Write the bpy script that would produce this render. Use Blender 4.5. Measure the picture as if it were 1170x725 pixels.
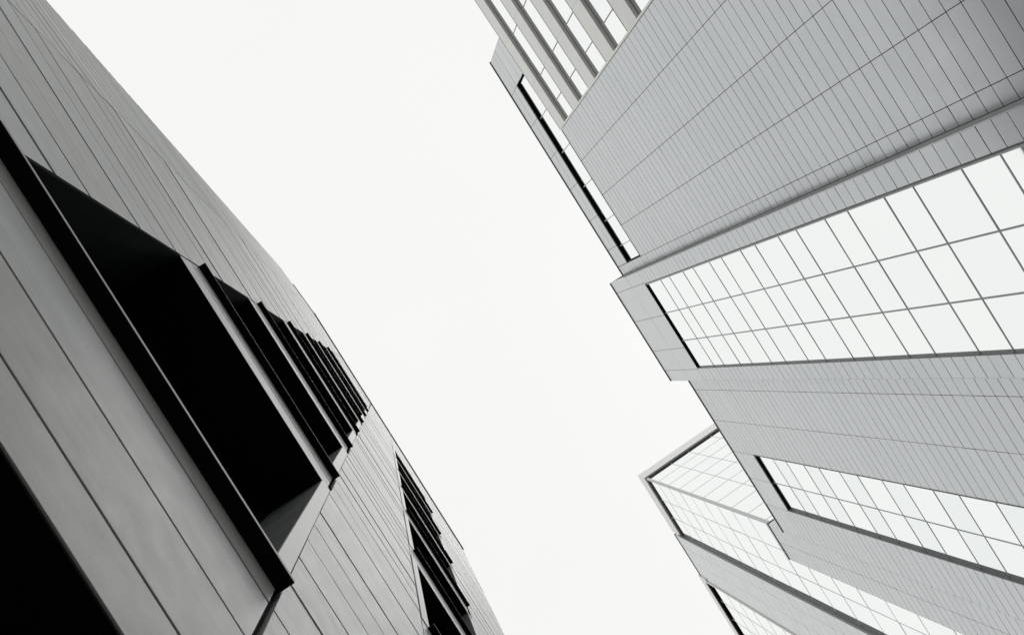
import bpy, math, random
from mathutils import Vector, Matrix
random.seed(7)
R = math.radians
for o in list(bpy.data.objects):
    bpy.data.objects.remove(o)
scn = bpy.context.scene
COL = scn.collection
EYE = 1.6                                  # eye height of the photographer above the pavement

# ------------------------------------------------------------------ camera
# world axes: x = across the street (towards the panel tower), y = along the street, z = up
ax_d = (0.83396724, -0.52702782, 0.16352469)
ax_s = (0.53188073, 0.84666481, 0.0161737)
ax_u = (-0.14697459, 0.0734873, 0.98640665)
cam = bpy.data.cameras.new('camera')
cam.sensor_width = 36.0
cam.lens = 36.0 * 1000.0 / 1170.0
cam.clip_start = 0.02
cam.clip_end = 3000
camo = bpy.data.objects.new('camera', cam)
COL.objects.link(camo)
m = Matrix.Identity(4)
for r, a in enumerate((ax_d, ax_s, ax_u)):
    m[r][0], m[r][1], m[r][2] = a[0], -a[1], -a[2]
m[2][3] = EYE
camo.matrix_world = m
scn.camera = camo

# ------------------------------------------------------------------ sky and sun (bright overcast)
SUN_EL, SUN_AZ = R(60), R(20)             # azimuth of the sun measured from +x
w = bpy.data.worlds.new('World')
scn.world = w
w.use_nodes = True
nt = w.node_tree
bg = nt.nodes['Background']
sky = nt.nodes.new('ShaderNodeTexSky')
sky.sky_type = 'NISHITA'
sky.sun_disc = False
sky.sun_elevation = SUN_EL
sky.sun_rotation = R(90) - SUN_AZ
sky.dust_density = 4.0
hs = nt.nodes.new('ShaderNodeHueSaturation')
hs.inputs['Saturation'].default_value = 0.06
nt.links.new(sky.outputs[0], hs.inputs['Color'])
mixw = nt.nodes.new('ShaderNodeMix')
mixw.data_type = 'RGBA'
mixw.inputs['Factor'].default_value = 0.985
nt.links.new(hs.outputs[0], mixw.inputs['A'])
# the closed cloud layer, very faintly uneven
tcw = nt.nodes.new('ShaderNodeTexCoord')
nzw = nt.nodes.new('ShaderNodeTexNoise')
nzw.inputs['Scale'].default_value = 2.2
nzw.inputs['Detail'].default_value = 5
nt.links.new(tcw.outputs['Generated'], nzw.inputs['Vector'])
clw = nt.nodes.new('ShaderNodeMix')
clw.data_type = 'RGBA'
nt.links.new(nzw.outputs[0], clw.inputs['Factor'])
clw.inputs['A'].default_value = (9.0, 9.12, 8.9, 1)
clw.inputs['B'].default_value = (9.65, 9.72, 9.5, 1)
nt.links.new(clw.outputs['Result'], mixw.inputs['B'])
nt.links.new(mixw.outputs['Result'], bg.inputs['Color'])
bg.inputs['Strength'].default_value = 0.1
sl = bpy.data.lights.new('sun', 'SUN')
sl.energy = 1.1
sl.angle = R(50)
sl.color = (1.0, 0.98, 0.95)
so = bpy.data.objects.new('sun', sl)
COL.objects.link(so)
sd = Vector((math.cos(SUN_AZ) * math.cos(SUN_EL), math.sin(SUN_AZ) * math.cos(SUN_EL), math.sin(SUN_EL)))
so.rotation_euler = sd.to_track_quat('Z', 'Y').to_euler()
so.location = sd * 200
scn.view_settings.view_transform = 'Standard'
scn.view_settings.look = 'None'
scn.view_settings.exposure = 0.0
scn.view_settings.gamma = 1.0
scn.view_settings.use_curve_mapping = False
scn.render.engine = 'CYCLES'
scn.cycles.max_bounces = 8
scn.cycles.diffuse_bounces = 4
scn.cycles.glossy_bounces = 4

# ------------------------------------------------------------------ materials
def mat(name, col, rough=0.5, metal=0.0, spec=0.5):
    M = bpy.data.materials.new(name)
    M.use_nodes = True
    b = M.node_tree.nodes['Principled BSDF']
    b.inputs['Base Color'].default_value = (*col, 1)
    b.inputs['Roughness'].default_value = rough
    b.inputs['Metallic'].default_value = metal
    b.inputs['Specular IOR Level'].default_value = spec
    return M

def N(M, t, **kw):
    n = M.node_tree.nodes.new(t)
    for k, v in kw.items():
        setattr(n, k, v)
    return n

def mixc(M, fac, a, b, mode='MIX'):
    n = N(M, 'ShaderNodeMix', data_type='RGBA', blend_type=mode)
    L = M.node_tree.links
    for sock, v in (('Factor', fac), ('A', a), ('B', b)):
        if isinstance(v, (int, float)):
            n.inputs[sock].default_value = v
        elif isinstance(v, tuple):
            n.inputs[sock].default_value = (*v, 1)
        else:
            L.new(v, n.inputs[sock])
    return n.outputs['Result']

def rng(M, v, a, b, c, d):
    n = N(M, 'ShaderNodeMapRange')
    M.node_tree.links.new(v, n.inputs[0])
    for i, x in enumerate((a, b, c, d)):
        n.inputs[i + 1].default_value = x
    return n.outputs[0]

def noise(M, scale, detail=4, rough=0.55, stretch=None):
    L = M.node_tree.links
    tc = N(M, 'ShaderNodeTexCoord')
    mp = N(M, 'ShaderNodeMapping')
    if stretch:
        mp.inputs['Scale'].default_value = stretch
    L.new(tc.outputs['Object'], mp.inputs['Vector'])
    n = N(M, 'ShaderNodeTexNoise')
    n.inputs['Scale'].default_value = scale
    n.inputs['Detail'].default_value = detail
    n.inputs['Roughness'].default_value = rough
    L.new(mp.outputs[0], n.inputs['Vector'])
    return n.outputs[0]

def island(M):
    return N(M, 'ShaderNodeNewGeometry').outputs['Random Per Island']

def principled(M):
    return M.node_tree.nodes['Principled BSDF']

# concrete planks: each plank its own grey (warm to blue), clouded by stains and fine grain
M_conc = mat('board_concrete', (0.3, 0.3, 0.3), 0.6, 0, 0.45)
c0 = mixc(M_conc, rng(M_conc, island(M_conc), 0.0, 1.0, 0.0, 1.0), (0.445, 0.435, 0.415), (0.54, 0.578, 0.60))
c1 = mixc(M_conc, rng(M_conc, noise(M_conc, 4.0, 8, 0.7, (1, 0.07, 2.4)), 0.42, 0.70, 0.0, 0.6), c0, (0.335, 0.332, 0.322))
c2 = mixc(M_conc, rng(M_conc, noise(M_conc, 11.0, 8, 0.75, (1, 0.35, 1.2)), 0.48, 0.75, 0.0, 0.4), c1, (0.52, 0.52, 0.51))
c3 = mixc(M_conc, rng(M_conc, noise(M_conc, 90, 4), 0.35, 0.75, 0.0, 0.3), c2, (0.28, 0.28, 0.275))
M_conc.node_tree.links.new(c3, principled(M_conc).inputs['Base Color'])
M_conc.node_tree.links.new(rng(M_conc, noise(M_conc, 7, 4), 0.3, 0.7, 0.37, 0.43), principled(M_conc).inputs['Roughness'])
bmp = N(M_conc, 'ShaderNodeBump')
bmp.inputs['Strength'].default_value = 0.15
bmp.inputs['Distance'].default_value = 0.004
M_conc.node_tree.links.new(noise(M_conc, 34, 7, 0.65), bmp.inputs['Height'])
M_conc.node_tree.links.new(bmp.outputs[0], principled(M_conc).inputs['Normal'])

M_case = mat('casing_concrete', (0.36, 0.36, 0.355), 0.4, 0, 0.5)
cc = mixc(M_case, rng(M_case, noise(M_case, 6, 5), 0.35, 0.7, 0.0, 0.5), (0.56, 0.56, 0.555), (0.49, 0.49, 0.485))
M_case.node_tree.links.new(cc, principled(M_case).inputs['Base Color'])

# light grey metal cladding panels
M_pan = mat('grey_panel', (0.42, 0.43, 0.44), 0.24, 0.6, 0.5)
M_pan.node_tree.nodes['Principled BSDF'].inputs['IOR'].default_value = 2.05
p0 = mixc(M_pan, island(M_pan), (0.545, 0.563, 0.582), (0.575, 0.592, 0.612))
p1 = mixc(M_pan, rng(M_pan, noise(M_pan, 0.35, 2, 0.5, (1, 1, 0.5)), 0.4, 0.75, 0, 0.3), p0, (0.51, 0.526, 0.545))
M_pan.node_tree.links.new(p1, principled(M_pan).inputs['Base Color'])
M_pan.node_tree.links.new(rng(M_pan, noise(M_pan, 1.1, 3), 0.3, 0.7, 0.20, 0.28), principled(M_pan).inputs['Roughness'])

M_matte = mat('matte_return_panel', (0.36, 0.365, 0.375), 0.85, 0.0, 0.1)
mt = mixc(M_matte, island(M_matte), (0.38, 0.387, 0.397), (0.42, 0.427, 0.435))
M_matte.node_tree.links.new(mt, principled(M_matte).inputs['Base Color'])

M_lite = mat('pale_ledge_metal', (0.62, 0.62, 0.60), 0.45, 0.0, 0.5)
M_lite.node_tree.nodes['Principled BSDF'].inputs['IOR'].default_value = 1.8
l1 = mixc(M_lite, rng(M_lite, noise(M_lite, 1.5, 4), 0.35, 0.7, 0, 0.5), (0.85, 0.85, 0.83), (0.77, 0.77, 0.75))
M_lite.node_tree.links.new(l1, principled(M_lite).inputs['Base Color'])

# mirror coated glazing, every pane a trace different
M_glass = mat('mirror_glass', (0.93, 0.95, 0.95), 0.03, 1.0)
g0 = mixc(M_glass, island(M_glass), (0.93, 0.95, 0.955), (0.955, 0.968, 0.968))
M_glass.node_tree.links.new(g0, principled(M_glass).inputs['Base Color'])
gb = N(M_glass, 'ShaderNodeBump')
gb.inputs['Strength'].default_value = 0.03
gb.inputs['Distance'].default_value = 0.02
M_glass.node_tree.links.new(noise(M_glass, 0.5, 2), gb.inputs['Height'])
M_glass.node_tree.links.new(gb.outputs[0], principled(M_glass).inputs['Normal'])
M_glassb = mat('blue_mirror_glass', (0.885, 0.92, 0.935), 0.04, 1.0)

def grain(M, a, b, s=3.0):
    c = mixc(M, rng(M, noise(M, s, 4), 0.35, 0.7, 0, 1), a, b)
    M.node_tree.links.new(c, principled(M).inputs['Base Color'])
    return M
M_black = grain(mat('black_metal_and_shade', (0.005,) * 3, 0.7, 0, 0.08), (0.003, 0.0033, 0.0035), (0.006, 0.006, 0.006))  # black frames; shade under sills and heads is put into the colour
M_dark = grain(mat('dark_backing', (0.03,) * 3, 0.8, 0, 0.1), (0.022, 0.023, 0.024), (0.035, 0.035, 0.035))
M_frame = grain(mat('grey_frame', (0.12,) * 3, 0.45, 0.2, 0.4), (0.10, 0.105, 0.11), (0.14, 0.145, 0.15))
M_pframe = grain(mat('pale_frame', (0.42,) * 3, 0.5, 0.1, 0.4), (0.54, 0.55, 0.56), (0.60, 0.61, 0.62))
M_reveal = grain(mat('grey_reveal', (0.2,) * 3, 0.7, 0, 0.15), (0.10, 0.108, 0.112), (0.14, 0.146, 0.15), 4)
M_gframe = grain(mat('mid_grey_frame', (0.25,) * 3, 0.5, 0.1, 0.4), (0.34, 0.35, 0.36), (0.39, 0.395, 0.405))
M_sill = grain(mat('sill_nosing', (0.4,) * 3, 0.5, 0.2, 0.4), (0.36, 0.36, 0.355), (0.45, 0.45, 0.445), 8)
M_cope = grain(mat('coping_metal', (0.1,) * 3, 0.5, 0.2, 0.4), (0.08, 0.08, 0.085), (0.12, 0.12, 0.12))
M_darkglass = grain(mat('dark_glass', (0.01,) * 3, 0.06, 0, 0.5), (0.008, 0.009, 0.01), (0.012, 0.013, 0.014), 1)
M_bluegrey = grain(mat('shaded_reveal', (0.01,) * 3, 0.9, 0.0, 0.03), (0.007, 0.009, 0.010), (0.012, 0.014, 0.015))  # left reveal: darker copy of the right one, recess shade put into the colour
M_asph = grain(mat('asphalt', (0.05,) * 3, 0.9), (0.042, 0.042, 0.043), (0.07, 0.07, 0.068), 6)
M_pave = grain(mat('paving', (0.28,) * 3, 0.85), (0.24, 0.235, 0.225), (0.32, 0.315, 0.30), 2)
M_kerb = grain(mat('kerb_stone', (0.3,) * 3, 0.8), (0.27, 0.27, 0.265), (0.34, 0.34, 0.33), 4)
M_soil = grain(mat('ground_gravel', (0.15,) * 3, 0.9), (0.12, 0.115, 0.105), (0.19, 0.18, 0.17), 0.4)
M_paint = mat('road_paint', (0.75, 0.75, 0.73), 0.7)

# ------------------------------------------------------------------ helpers
class MB:
    """collects boxes, in units of S metres round the eye point, into one mesh"""
    def __init__(self, S=1.0, xf=None):
        self.S, self.v, self.f, self.xf = S, [], [], xf
    def pt(self, p):
        if self.xf:
            p = self.xf(p)
        return (p[0] * self.S, p[1] * self.S, p[2] * self.S + EYE)
    def box(self, x0, x1, y0, y1, z0, z1, dx=None):
        n = len(self.v)
        for x in (x0, x1):
            for y in (y0, y1):
                for z in (z0, z1):
                    e = 0.0
                    if dx:                     # a slight lean of the outer face
                        e = dx[0] * ((y - y0) / (y1 - y0) - .5) + dx[1] * ((z - z0) / (z1 - z0) - .5)
                    self.v.append(self.pt((x + e, y, z)))
        for q in ((0, 1, 3, 2), (4, 6, 7, 5), (0, 4, 5, 1), (2, 3, 7, 6), (0, 2, 6, 4), (1, 5, 7, 3)):
            self.f.append(tuple(n + i for i in q))
        return self
    def build(self, name, material, parent=None, bevel=0.0):
        me = bpy.data.meshes.new(name)
        off = parent_origin(parent)
        me.from_pydata([(a - off[0], b - off[1], c - off[2]) for a, b, c in self.v], [], self.f)
        me.materials.append(material)
        me.update()
        o = bpy.data.objects.new(name, me)
        COL.objects.link(o)
        if parent:
            o.parent = parent
        if bevel:
            bv = o.modifiers.new('bevel', 'BEVEL')
            bv.width = bevel
            bv.segments = 2
        return o

def parent_origin(p):
    v = Vector((0, 0, 0))
    while p:
        v += p.location
        p = p.parent
    return v

def thing(name, label, cat, loc):
    o = bpy.data.objects.new(name, None)
    COL.objects.link(o)
    o.location = loc
    o['label'] = label
    o['category'] = cat
    return o

def structure(o):
    o['kind'] = 'structure'
    return o

G = EYE                                     # in the builders z is measured from the eye, the ground is at -EYE

# ------------------------------------------------------------------ ground, pavements, road
structure(MB().box(-400, 400, -400, 400, -G - 1.0, -G - 0.13).build('ground', M_soil))
structure(MB().box(4.15, 11.85, -200, 200, -G - 0.129, -G - 0.12).build('road', M_asph))
pv = MB()
for x0, x1 in ((-0.70, 4.0), (12.0, 15.6)):
    nx = int((x1 - x0) / 0.6)
    for i in range(nx):
        for j in range(-50, 60):
            a = (x1 - x0) / nx
            pv.box(x0 + a * i + .004, x0 + a * (i + 1) - .004, j * .9 + .004, j * .9 + .896, -G - 0.125, -G + random.uniform(-.002, .001))
structure(pv.build('pavement', M_pave))
kb = MB()
for x0 in (4.0, 11.85):
    for j in range(-50, 60):
        kb.box(x0 + .003, x0 + .147, j * .9 + .004, j * .9 + .896, -G - 0.125, -G + 0.004)
structure(kb.build('kerb', M_kerb))
pm = MB()
for j in range(-30, 30):
    pm.box(7.94, 8.06, j * 4.0, j * 4.0 + 2.0, -G - 0.1199, -G - 0.116)
structure(pm.build('road_marking', M_paint))

# ------------------------------------------------------------------ left: the concrete building
L = 0.96
ZB = -EYE / L
cb = thing('concrete_building', 'grey plank clad concrete building with columns of deep black windows on the left',
           'building', (-0.9 * L, 0, 0))
XF = -0.9                                    # face of the planks
Y0, Y1 = -4.25, 8.3
ZR = 40.0
HEADS = [2.43, 8.08, 12.2, 16.36, 20.5, 24.6, 28.7, 32.7]
SILLS = [-1.2, 4.2, 8.95, 13.05, 17.1, 21.15, 25.2, 29.3]
COLS = [(-1.93, 0.55, -1.9, 0.45), (2.18, 4.5, 2.34, 4.40)]      # bay edges, opening edges
MOD = 0.5775
joints = [2.79 + MOD * k for k in range(-9, 66)]

def plank(b, y0, y1, z0, z1, lean=.003):
    g = 0.0105
    if z1 - z0 < 0.03 or y1 - y0 < 0.03:
        return
    o = random.uniform(-.004, .004) * min(1, lean / .003)
    b.box(XF - .045 + o * .2, XF + o, y0 + g * .7, y1 - g * .7, z0 + g, z1 - g, (random.uniform(-lean, lean), -random.choice((.0005, .0015, .0025, .0035)) if z0 < 22 else -.001))

def courses(b, y0, y1, za, zb):
    for k in range(len(joints) - 1):
        z0, z1 = max(joints[k], za), min(joints[k + 1], zb)
        if z1 - z0 > 0.03:
            plank(b, y0, y1, z0, z1)

wall = MB(L)
back = MB(L)
# piers: full height runs of planks
for y0, y1 in ((Y0, COLS[0][0]), (COLS[0][1] + .022, COLS[1][0]), (COLS[1][1], Y1)):
    courses(wall, y0, y1, ZB, ZR)
    back.box(-1.55, XF - .055, y0 - .01, y1 + (.0 if y1 < 8 else -.03), ZB, ZR - .02)
# bays: planks between a window head and the sill above it
for b0, b1, o0, o1 in COLS:
    zs = HEADS + [ZR]
    for k, h in enumerate(HEADS):
        top = SILLS[k + 1] if k + 1 < len(SILLS) else ZR
        courses(wall, b0 + .004, b1 - .004, h - .006, top)
        back.box(-1.549, XF - .056, b0 - .02, b1 + .03, h + .06, top - .001)
wallo = wall.build('wall', M_conc, cb, 0.0025)
back.box(-9.0, -1.56, -6.5, Y1 - .04, ZB, ZR - .4)
back.build('core', M_dark, cb)
# the end return of the wall at the far corner
ret = MB(L)
for k in range(len(joints) - 1):
    z0, z1 = max(joints[k], ZB), min(joints[k + 1], ZR)
    if z1 - z0 > .03:
        ret.box(-9.0, XF - .05, Y1 - .035, Y1 - .004, z0 + .006, z1 - .006)
ret.build('end_wall', M_conc, cb)

# left end facet: the wall bends back a few degrees beyond the long vertical joint
ca, sa = math.cos(R(3.5)), math.sin(R(3.5))
def bend(p):
    dx, dy = p[0] - XF, p[1] - Y0
    return (XF + dx * ca + dy * sa, Y0 - dx * sa + dy * ca, p[2])
fw = MB(L, bend)
for k in range(len(joints) - 1):
    z0, z1 = max(joints[k], ZB) , min(joints[k + 1], ZR)
    if z1 - z0 > .03:
        plank(fw, Y0 - 2.5, Y0 - .02, z0, z1, .0005)
fw.build('end_facet', M_conc, cb, 0.0025)
fb = MB(L, bend)
fb.box(-1.5, XF - .055, Y0 - 2.47, Y0 + .05, ZB, ZR - .02)
fb.build('facet_core', M_dark, cb)
cp = MB(L)
cp.box(XF - .5, XF + .05, Y0, Y1 + .03, ZR, ZR + .12)
cp.build('coping', M_cope, cb)
cp = MB(L, bend)
cp.box(XF - .5, XF + .03, Y0 - 1.6, Y0 - .001, ZR + .001, ZR + .10)
cp.build('coping', M_cope, cb)
# open vertical joint below the first sill
jn = MB(L)
jn.box(-1.5, XF - .035, COLS[0][1] - .003, COLS[0][1] + .026, ZB, 4.2)
jn.build('wall_joint', M_black, cb)

def left_window(c, k):
    b0, b1, o0, o1 = COLS[c]
    s, h = SILLS[k], HEADS[k]
    s = max(s, ZB + .3)
    wd = MB(L)                              # black head and far reveal, recess shade put into their colour
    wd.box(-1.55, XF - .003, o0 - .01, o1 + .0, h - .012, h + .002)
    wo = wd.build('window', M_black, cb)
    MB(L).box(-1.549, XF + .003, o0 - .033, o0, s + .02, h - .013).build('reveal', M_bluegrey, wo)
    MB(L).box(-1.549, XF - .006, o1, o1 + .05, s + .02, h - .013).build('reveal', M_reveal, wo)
    MB(L).box(XF - .05, XF + .006, o1 + .002, b1 + .021, s + .02, h + .005).build('casing', M_case, wo, .002)
    if c == 1:
        MB(L).box(XF - .05, XF + .006, b0 + .02, o0 - .002, s + .02, h + .005).build('casing', M_case, wo, .002)
    MB(L).box(-1.53, -1.50, o0, o1, s + .03, h - .013).build('pane', M_darkglass, wo)
    fr = MB(L)
    for y in (o0 + .01, o1 - .07):
        fr.box(-1.5, -1.44, y, y + .06, s + .03, h - .014)
    fr.box(-1.499, -1.445, o0, o1, s + .03, s + .1)
    fr.build('frame', M_black, wo)
    p = .07 if k > 1 else .085
    th = .03 if k > 1 else .05
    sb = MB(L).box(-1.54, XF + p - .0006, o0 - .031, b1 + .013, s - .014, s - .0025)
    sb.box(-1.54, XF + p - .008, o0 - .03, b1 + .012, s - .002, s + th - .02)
    sb.build('sill', M_black, wo)  # black all over, the shade of the underside put into its colour
    MB(L).box(XF + p - .0078, XF + p, o0 - .03, b1 + .012, s - .002, s + th - .018).build('nosing', M_sill, wo)
    if k > 1:
        MB(L).box(XF - .02, XF + .012, b1 + .012, b1 + .034, s - .75, s - .013).build('shadow_gap_strip', M_black, wo)  # black strip standing in for the shadow gap below the sill end

for c in range(2):
    for k in range(len(HEADS)):
        left_window(c, k)

# ------------------------------------------------------------------ right: the grey panel tower
K = 1.4
GB = -EYE / K
pt = thing('panel_tower', 'tall light grey metal panel tower with white glazed strips and ledges, filling the right side',
           'building', (12 * K, 0, 0))
D0, D1, D2 = 12.0, 11.287, 12.3            # wall plane and the planes of the two projecting bays
ROOF = 39.25
CH = 0.412                                  # height of a panel course

def panels(b, x, ys, za, zb, th=.05, ch=CH, gz=.0095, gy=.008):
    k0 = math.floor(za / ch) - 1
    k = k0
    while k * ch < zb:
        z0, z1 = max(k * ch, za), min((k + 1) * ch, zb)
        if z1 - z0 > .03:
            for y0, y1 in zip(ys, ys[1:]):
                o = random.uniform(-.0015, .0015)
                b.box(x + o, x + th, y0 + gy, y1 - gy, z0 + gz, z1 - gz, (random.uniform(-.003, .003), random.uniform(-.0012, .0012)))
        k += 1

# -- core
co = MB(K)
co.box(12.45, 21, -9.8, 16.1, GB, ROOF - .5)
co.box(12.45, 21, -14, -9.81, GB, 35.2)
co.box(12.06, 12.448, -5.06, 2.0, GB, 35.62)
co.box(12.07, 12.447, 6.9, 11.38, GB, ROOF - .03)
co.box(12.06, 12.446, 14.42, 15.88, GB, ROOF - .03)
co.box(12.165, 12.445, 11.37, 14.43, 36.98, ROOF - .03)
co.box(12.065, 12.44, -9.85, 2.0, 37.9, ROOF - .03)
co.box(12.066, 12.44, 1.25, 2.0, 35.6, ROOF - .04)
co.box(11.345, 12.0, 1.80, 2.34, GB, ROOF - .03)
co.box(11.345, 12.0, 6.52, 7.03, GB, ROOF - .03)
co.box(11.346, 12.0, 2.33, 6.53, 35.1, ROOF - .04)
co.box(11.345, 12.43, 2.3, 6.55, GB, GB + .3)
co.box(D2 + .06, 20.9, 16.2, 18.15, GB, ROOF + 2.4)
co.build('core', M_dark, pt)

# -- main wall panels
b = MB(K)
panels(b, D0, [-5.02, -3.45, -1.75, -.24, 1.31, 1.76], GB, 35.68)
panels(b, D0, [1.31, 1.76], 35.69, ROOF)
panels(b, D0, [-9.87, -8.0, -6.3, -4.6, -2.9, -1.2, .4, 1.30], 37.75, ROOF, ch=1.6)
panels(b, D0, [-9.87, -8.0], 35.3, 37.74, ch=1.6)
panels(b, D0, [7.05, 8.03, 9.7, 11.42], GB, ROOF)
panels(b, D0, [14.34, 15.9], GB, ROOF)
panels(b, D0, [11.42, 12.88, 14.34], 36.98, ROOF, ch=1.6)
b.build('wall', M_pan, pt)
# -- first projecting bay
b = MB(K)
panels(b, D1, [1.76, 2.36], GB, 34.98)
panels(b, D1, [6.48, 7.08], GB, 34.98)
panels(b, D1, [1.76, 2.30, 3.87, 5.47, 6.53, 7.08], 34.985, ROOF + .05, ch=4.6)
bay = b.build('projecting_bay', M_pan, pt)
b, b2 = MB(K), MB(K)
z = GB
while z < ROOF + .05:                        # its two side faces
    z1 = min(z + CH, ROOF + .05)
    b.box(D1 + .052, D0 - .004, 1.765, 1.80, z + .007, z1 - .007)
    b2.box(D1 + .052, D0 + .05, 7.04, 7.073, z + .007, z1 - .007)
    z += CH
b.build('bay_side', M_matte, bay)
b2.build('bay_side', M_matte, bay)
MB(K).box(D1 - .003, D1 + .06, 7.074, 7.088, GB, ROOF + .05).build('corner_trim', M_pan, bay)
MB(K).box(D1 - .003, D1 + .06, 1.750, 1.764, GB, ROOF + .05).build('corner_trim', M_pan, bay)
MB(K).box(D0 - .003, D0 + .06, 15.894, 15.91, GB, ROOF).build('corner_trim', M_pan, pt)
# -- taller corner block, set back a little at the far end
b = MB(K)
b.box(D2 - .003, D2 + .06, 18.195, 18.21, GB, ROOF + 2.5)
panels(b, D2, [16.12, 17.2, 18.2], GB, ROOF + 2.5)
z = GB
while z < ROOF + 2.5:
    z1 = min(z + CH, ROOF + 2.5)
    b.box(D2 + .052, 21, 16.125, 16.155, z + .007, z1 - .007)
    b.box(D2 + .052, 21, 18.16, 18.195, z + .007, z1 - .007)
    z += CH
b.build('corner_block', M_pan, pt)
# -- roof coping
b = MB(K)
b.box(D0 - .03, D0 + .4, -9.89, 1.74, ROOF + .002, ROOF + .07)
b.box(D1 - .03, D0 + .4, 1.742, 7.10, ROOF + .052, ROOF + .12)
b.box(D0 - .03, D0 + .4, 7.102, 15.92, ROOF + .002, ROOF + .07)
b.box(D2 - .03, D2 + .4, 16.10, 18.22, ROOF + 2.502, ROOF + 2.57)
b.build('coping', M_cope, pt)

def glazing(name, parent, x, y0, y1, z0, z1, ys, zs, mw=.038, fm=M_gframe, narrow=None, proud=.012, tilt=.003):
    """mullion grid (the part) with its panes (a sub-part)"""
    fr = MB(K)
    yy = [y0] + ys + [y1]
    for y in ys:
        fr.box(x - proud, x + .02, y - mw / 2, y + mw / 2, z0, z1)
    for zt in zs:
        for a, c in zip(yy, yy[1:]):
            fr.box(x - proud + .003, x + .02, a + mw / 2, c - mw / 2, zt - mw / 2, zt + mw / 2)
    if not zs:                              # a rail at the foot
        fr.box(x - proud + .003, x + .02, y0, y1, z0 + .001, z0 + .05)
    o = fr.build(name, fm, parent)
    pa, ids = MB(K), []
    zz = [z0] + zs + [z1]
    for i, (a, c) in enumerate(zip(zz, zz[1:])):
        for p, q in zip(yy, yy[1:]):
            ids += [1 if (narrow and c - a < narrow) else 0] * 6
            pa.box(x, x + .02, p + .002, q - .002, a + .002, c - .002, (random.uniform(-tilt, tilt), random.uniform(-tilt, tilt)))
    po = pa.build('pane', M_glass, o)
    po.data.materials.append(M_glassb)
    for f, i in zip(po.data.polygons, ids):
        f.material_index = i
    return o

q = 11.365 / 11.287
zs = sorted([13.83 * q + 2.59 * q * k for k in range(-5, 8)] + [14.89 * q + 2.59 * q * k for k in range(-5, 8)])
w1 = glazing('window', pt, 11.365, 2.38, 6.50, GB + .3, 34.95, [3.8 * q, 5.14 * q], zs)
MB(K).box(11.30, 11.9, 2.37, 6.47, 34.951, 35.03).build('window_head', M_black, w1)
MB(K).box(11.275, 11.39, 2.335, 2.375, GB + .3, 34.98).build('jamb', M_frame, w1)
MB(K).box(11.33, 11.37, 2.376, 2.43, GB + .3, 34.95).build('jamb', M_pframe, w1)
MB(K).box(11.28, 11.39, 6.465, 6.495, GB + .3, 34.98).build('jamb', M_frame, w1)

q = 12.11 / 12
zs = sorted([21.54 * q + 2.70 * q * k for k in range(-8, 6)] + [23.04 * q + 2.70 * q * k for k in range(-8, 6)])
zs = [z for z in zs if z < 36.5]
w2 = glazing('window', pt, 12.11, 11.44, 14.36, GB + .3, 36.95, [12.81 * q], zs, narrow=1.3, fm=M_gframe, mw=.034)
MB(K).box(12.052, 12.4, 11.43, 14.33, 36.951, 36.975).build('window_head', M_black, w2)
MB(K).box(11.985, 12.14, 11.40, 11.43, GB + .3, 36.98).build('jamb', M_frame, w2)
MB(K).box(11.99, 12.14, 14.30, 14.345, GB + .3, 36.98).build('jamb', M_frame, w2)

# -- clerestory strip below the roof
w3 = glazing('window', pt, 12.14, -7.95, 1.26, 35.70, 37.72, [-6.2, -4.4, -2.6, -.8, .5], [], fm=M_pframe)
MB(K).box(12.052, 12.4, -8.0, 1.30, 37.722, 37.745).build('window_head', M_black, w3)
MB(K).box(11.985, 12.4, -5.0, 1.33, 35.682, 35.70).build('window_sill', M_frame, w3)

# -- ledged storeys at the left end
ZL = [35.75 - 2.6 * k for k in range(0, 14)]
XL = 11.985
def swing(p):                                # this stretch of the front swings out a little towards its far end
    return (p[0] + (p[1] + 5.05) * 0.028 * (1 if p[1] < -5.05 else 0), p[1], p[2])
for k, zt in enumerate(ZL):
    s_ = MB(K, swing)
    ycuts = [-14.0, -11.6, -9.3, -7.2, -5.10]
    for a, c in zip(ycuts, ycuts[1:]):
        s_.box(XL, XL + .165, a + .003, c - .003, zt - .95, zt)
    s_.build('ledge', M_lite, pt, .006)
    g_ = MB(K, swing)
    g_.box(XL - .006, XL + .02, -14, -5.10, zt + .001, zt + .03)
    g_.build('ledge_flashing', M_frame, pt)
    if zt - 2.6 > GB:
        fr = MB(K, swing)
        for y in (-13.2, -11.2, -9.2, -7.2, -6.0):
            fr.box(XL + .125, XL + .155, y - .02, y + .02, zt - 2.5, zt - .99)
        fr.box(XL + .124, XL + .156, -14, -5.1, zt - .99, zt - .951)
        fr.box(XL + .124, XL + .156, -14, -5.1, zt - 2.56, zt - 2.5)
        fo = fr.build('window', M_gframe, pt)
        pa = MB(K, swing)
        yy = [-14, -13.2, -11.2, -9.2, -7.2, -6.0, -5.1]
        for a, c in zip(yy, yy[1:]):
            pa.box(XL + .135, XL + .16, a + .002, c - .002, zt - 2.57, zt - .952, (random.uniform(-.006, .006), random.uniform(-.006, .006)))
        pa.build('pane', M_glass, fo)
MB(K).box(XL - .02, XL + .3, -5.098, -5.03, GB, 35.80).build('end_trim', M_lite, pt)

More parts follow.
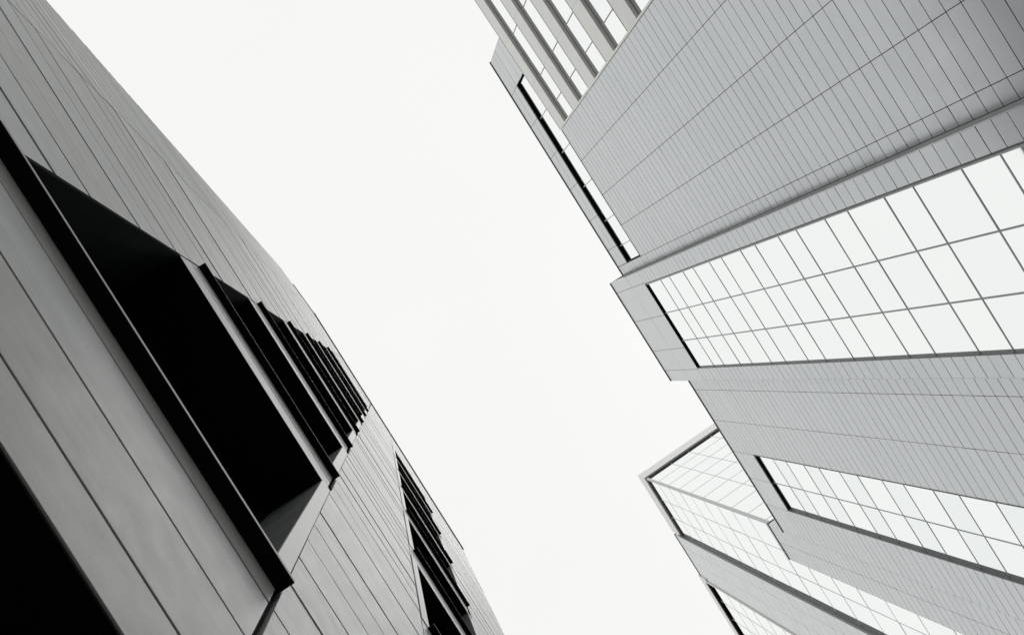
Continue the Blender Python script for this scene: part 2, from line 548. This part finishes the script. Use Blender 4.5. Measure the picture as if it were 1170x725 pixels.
# ------------------------------------------------------------------ far right: the glazed tower behind
gt = thing('glass_tower', 'white glazed tower with pale roof frame standing behind the grey panel tower',
           'building', (15.3 * K, 20 * K, 0))
X, S0, T = 15.3, 19.95, 79.6
HB = 77.5
b = MB(K)
b.box(X + .6, 36, S0 + .6, 60, GB, T - .5)
b.build('core', M_dark, gt)
b = MB(K)                                    # roof frame
b.box(X, X + .55, S0, 26.1, HB, T)
b.box(X + .551, 34, S0 + .002, S0 + .55, HB, T - .002)
b.build('roof_frame', M_lite, gt)
b = MB(K)
b.box(X + .03, X + .552, S0 + .03, 26.1, HB - .35, HB - .001)
b.box(X + .553, 34, S0 + .032, S0 + .552, HB - .352, HB - .002)
b.build('window_head', M_frame, gt)
zs = [HB - .35 - 2.7 * k for k in range(1, 29)]
fr, pa = MB(K), MB(K)
ys = [S0 + .12, 22.3, 24.2, 26.2]
for y in ys[1:-1]:
    fr.box(X + .16, X + .2, y - .025, y + .025, GB, HB - .35)
xs = [X + .12, 18.0, 19.95, 22.5, 25, 28, 31, 34]
for x in xs[1:-1]:
    fr.box(x - .025, x + .025, S0 + .16, S0 + .2, GB, HB - .35)
for zt in zs:
    for y0, y1 in zip(ys, ys[1:]):
        fr.box(X + .163, X + .2, y0 + .04, y1 - .04, zt - .03, zt + .03)
    for x0, x1 in zip(xs, xs[1:]):
        fr.box(x0 + .04, x1 - .04, S0 + .163, S0 + .2, zt - .03, zt + .03)
wo = fr.build('window', M_pframe, gt)
zz = [HB - .35] + zs + [GB]
for zt, zb in zip(zz, zz[1:]):
    for y0, y1 in zip(ys, ys[1:]):
        pa.box(X + .17, X + .22, y0 + .004, y1 - .004, zb + .004, zt - .004, (random.uniform(-.008, .008), random.uniform(-.008, .008)))
    for x0, x1 in zip(xs, xs[1:]):
        pa.box(max(x0, X + .23) + .004, x1 - .004, S0 + .17, S0 + .22, zb + .004, zt - .004)
pa.build('pane', M_glass, wo)
MB(K).box(X + .06, X + .24, S0 + .06, S0 + .24, GB, HB - .353).build('corner_post', M_pframe, gt)
MB(K).box(X - .05, X + .3, 26.12, 26.34, GB, HB + .5).build('jamb', M_frame, gt)
b = MB(K)
panels(b, X, [26.36, 27.7, 29.3, 31.18], GB, T - .2, ch=1.3, th=.3)
b.build('wall', M_pan, gt)
MB(K).box(X - .04, X + .5, 26.35, 30.925, T - .198, T - .06).build('coping', M_cope, gt)
# second glazed bay further along
X2 = 15.2
b = MB(K)
b.box(X2, X2 + .7, 30.93, 31.35, T - 1.5, T + .3)
b.box(X2, X2 + .7, 31.2, 31.35, GB, T - 1.501)
b.box(X2, X2 + .7, 37.4, 38.0, GB, T + .3)
b.box(X2 + .001, X2 + .7, 31.351, 37.399, T - 1.0, T + .3)
b.build('bay_frame', M_lite, gt)
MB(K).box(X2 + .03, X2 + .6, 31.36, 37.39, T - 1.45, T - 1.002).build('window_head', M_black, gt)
g2 = MB(K)
for y in (33.4, 35.4):
    g2.box(X2 + .19, X2 + .25, y - .03, y + .03, GB, T - 1.46)
for zt in zs:
    for y0, y1 in ((31.36, 33.36), (33.44, 35.36), (35.44, 37.38)):
        g2.box(X2 + .193, X2 + .25, y0, y1, zt - .03, zt + .03)
wo = g2.build('window', M_pframe, gt)
pa = MB(K)
for zt, zb in zip([T - 1.46] + zs, zs + [GB]):
    for y0, y1 in ((31.36, 33.4), (33.4, 35.4), (35.4, 37.39)):
        pa.box(X2 + .2, X2 + .25, y0 + .004, y1 - .004, zb + .004, zt - .004)
pa.build('pane', M_glass, wo)
MB(K).box(X2 - .03, X2 + .3, 37.25, 37.395, GB, T - 1.0).build('jamb', M_frame, gt)
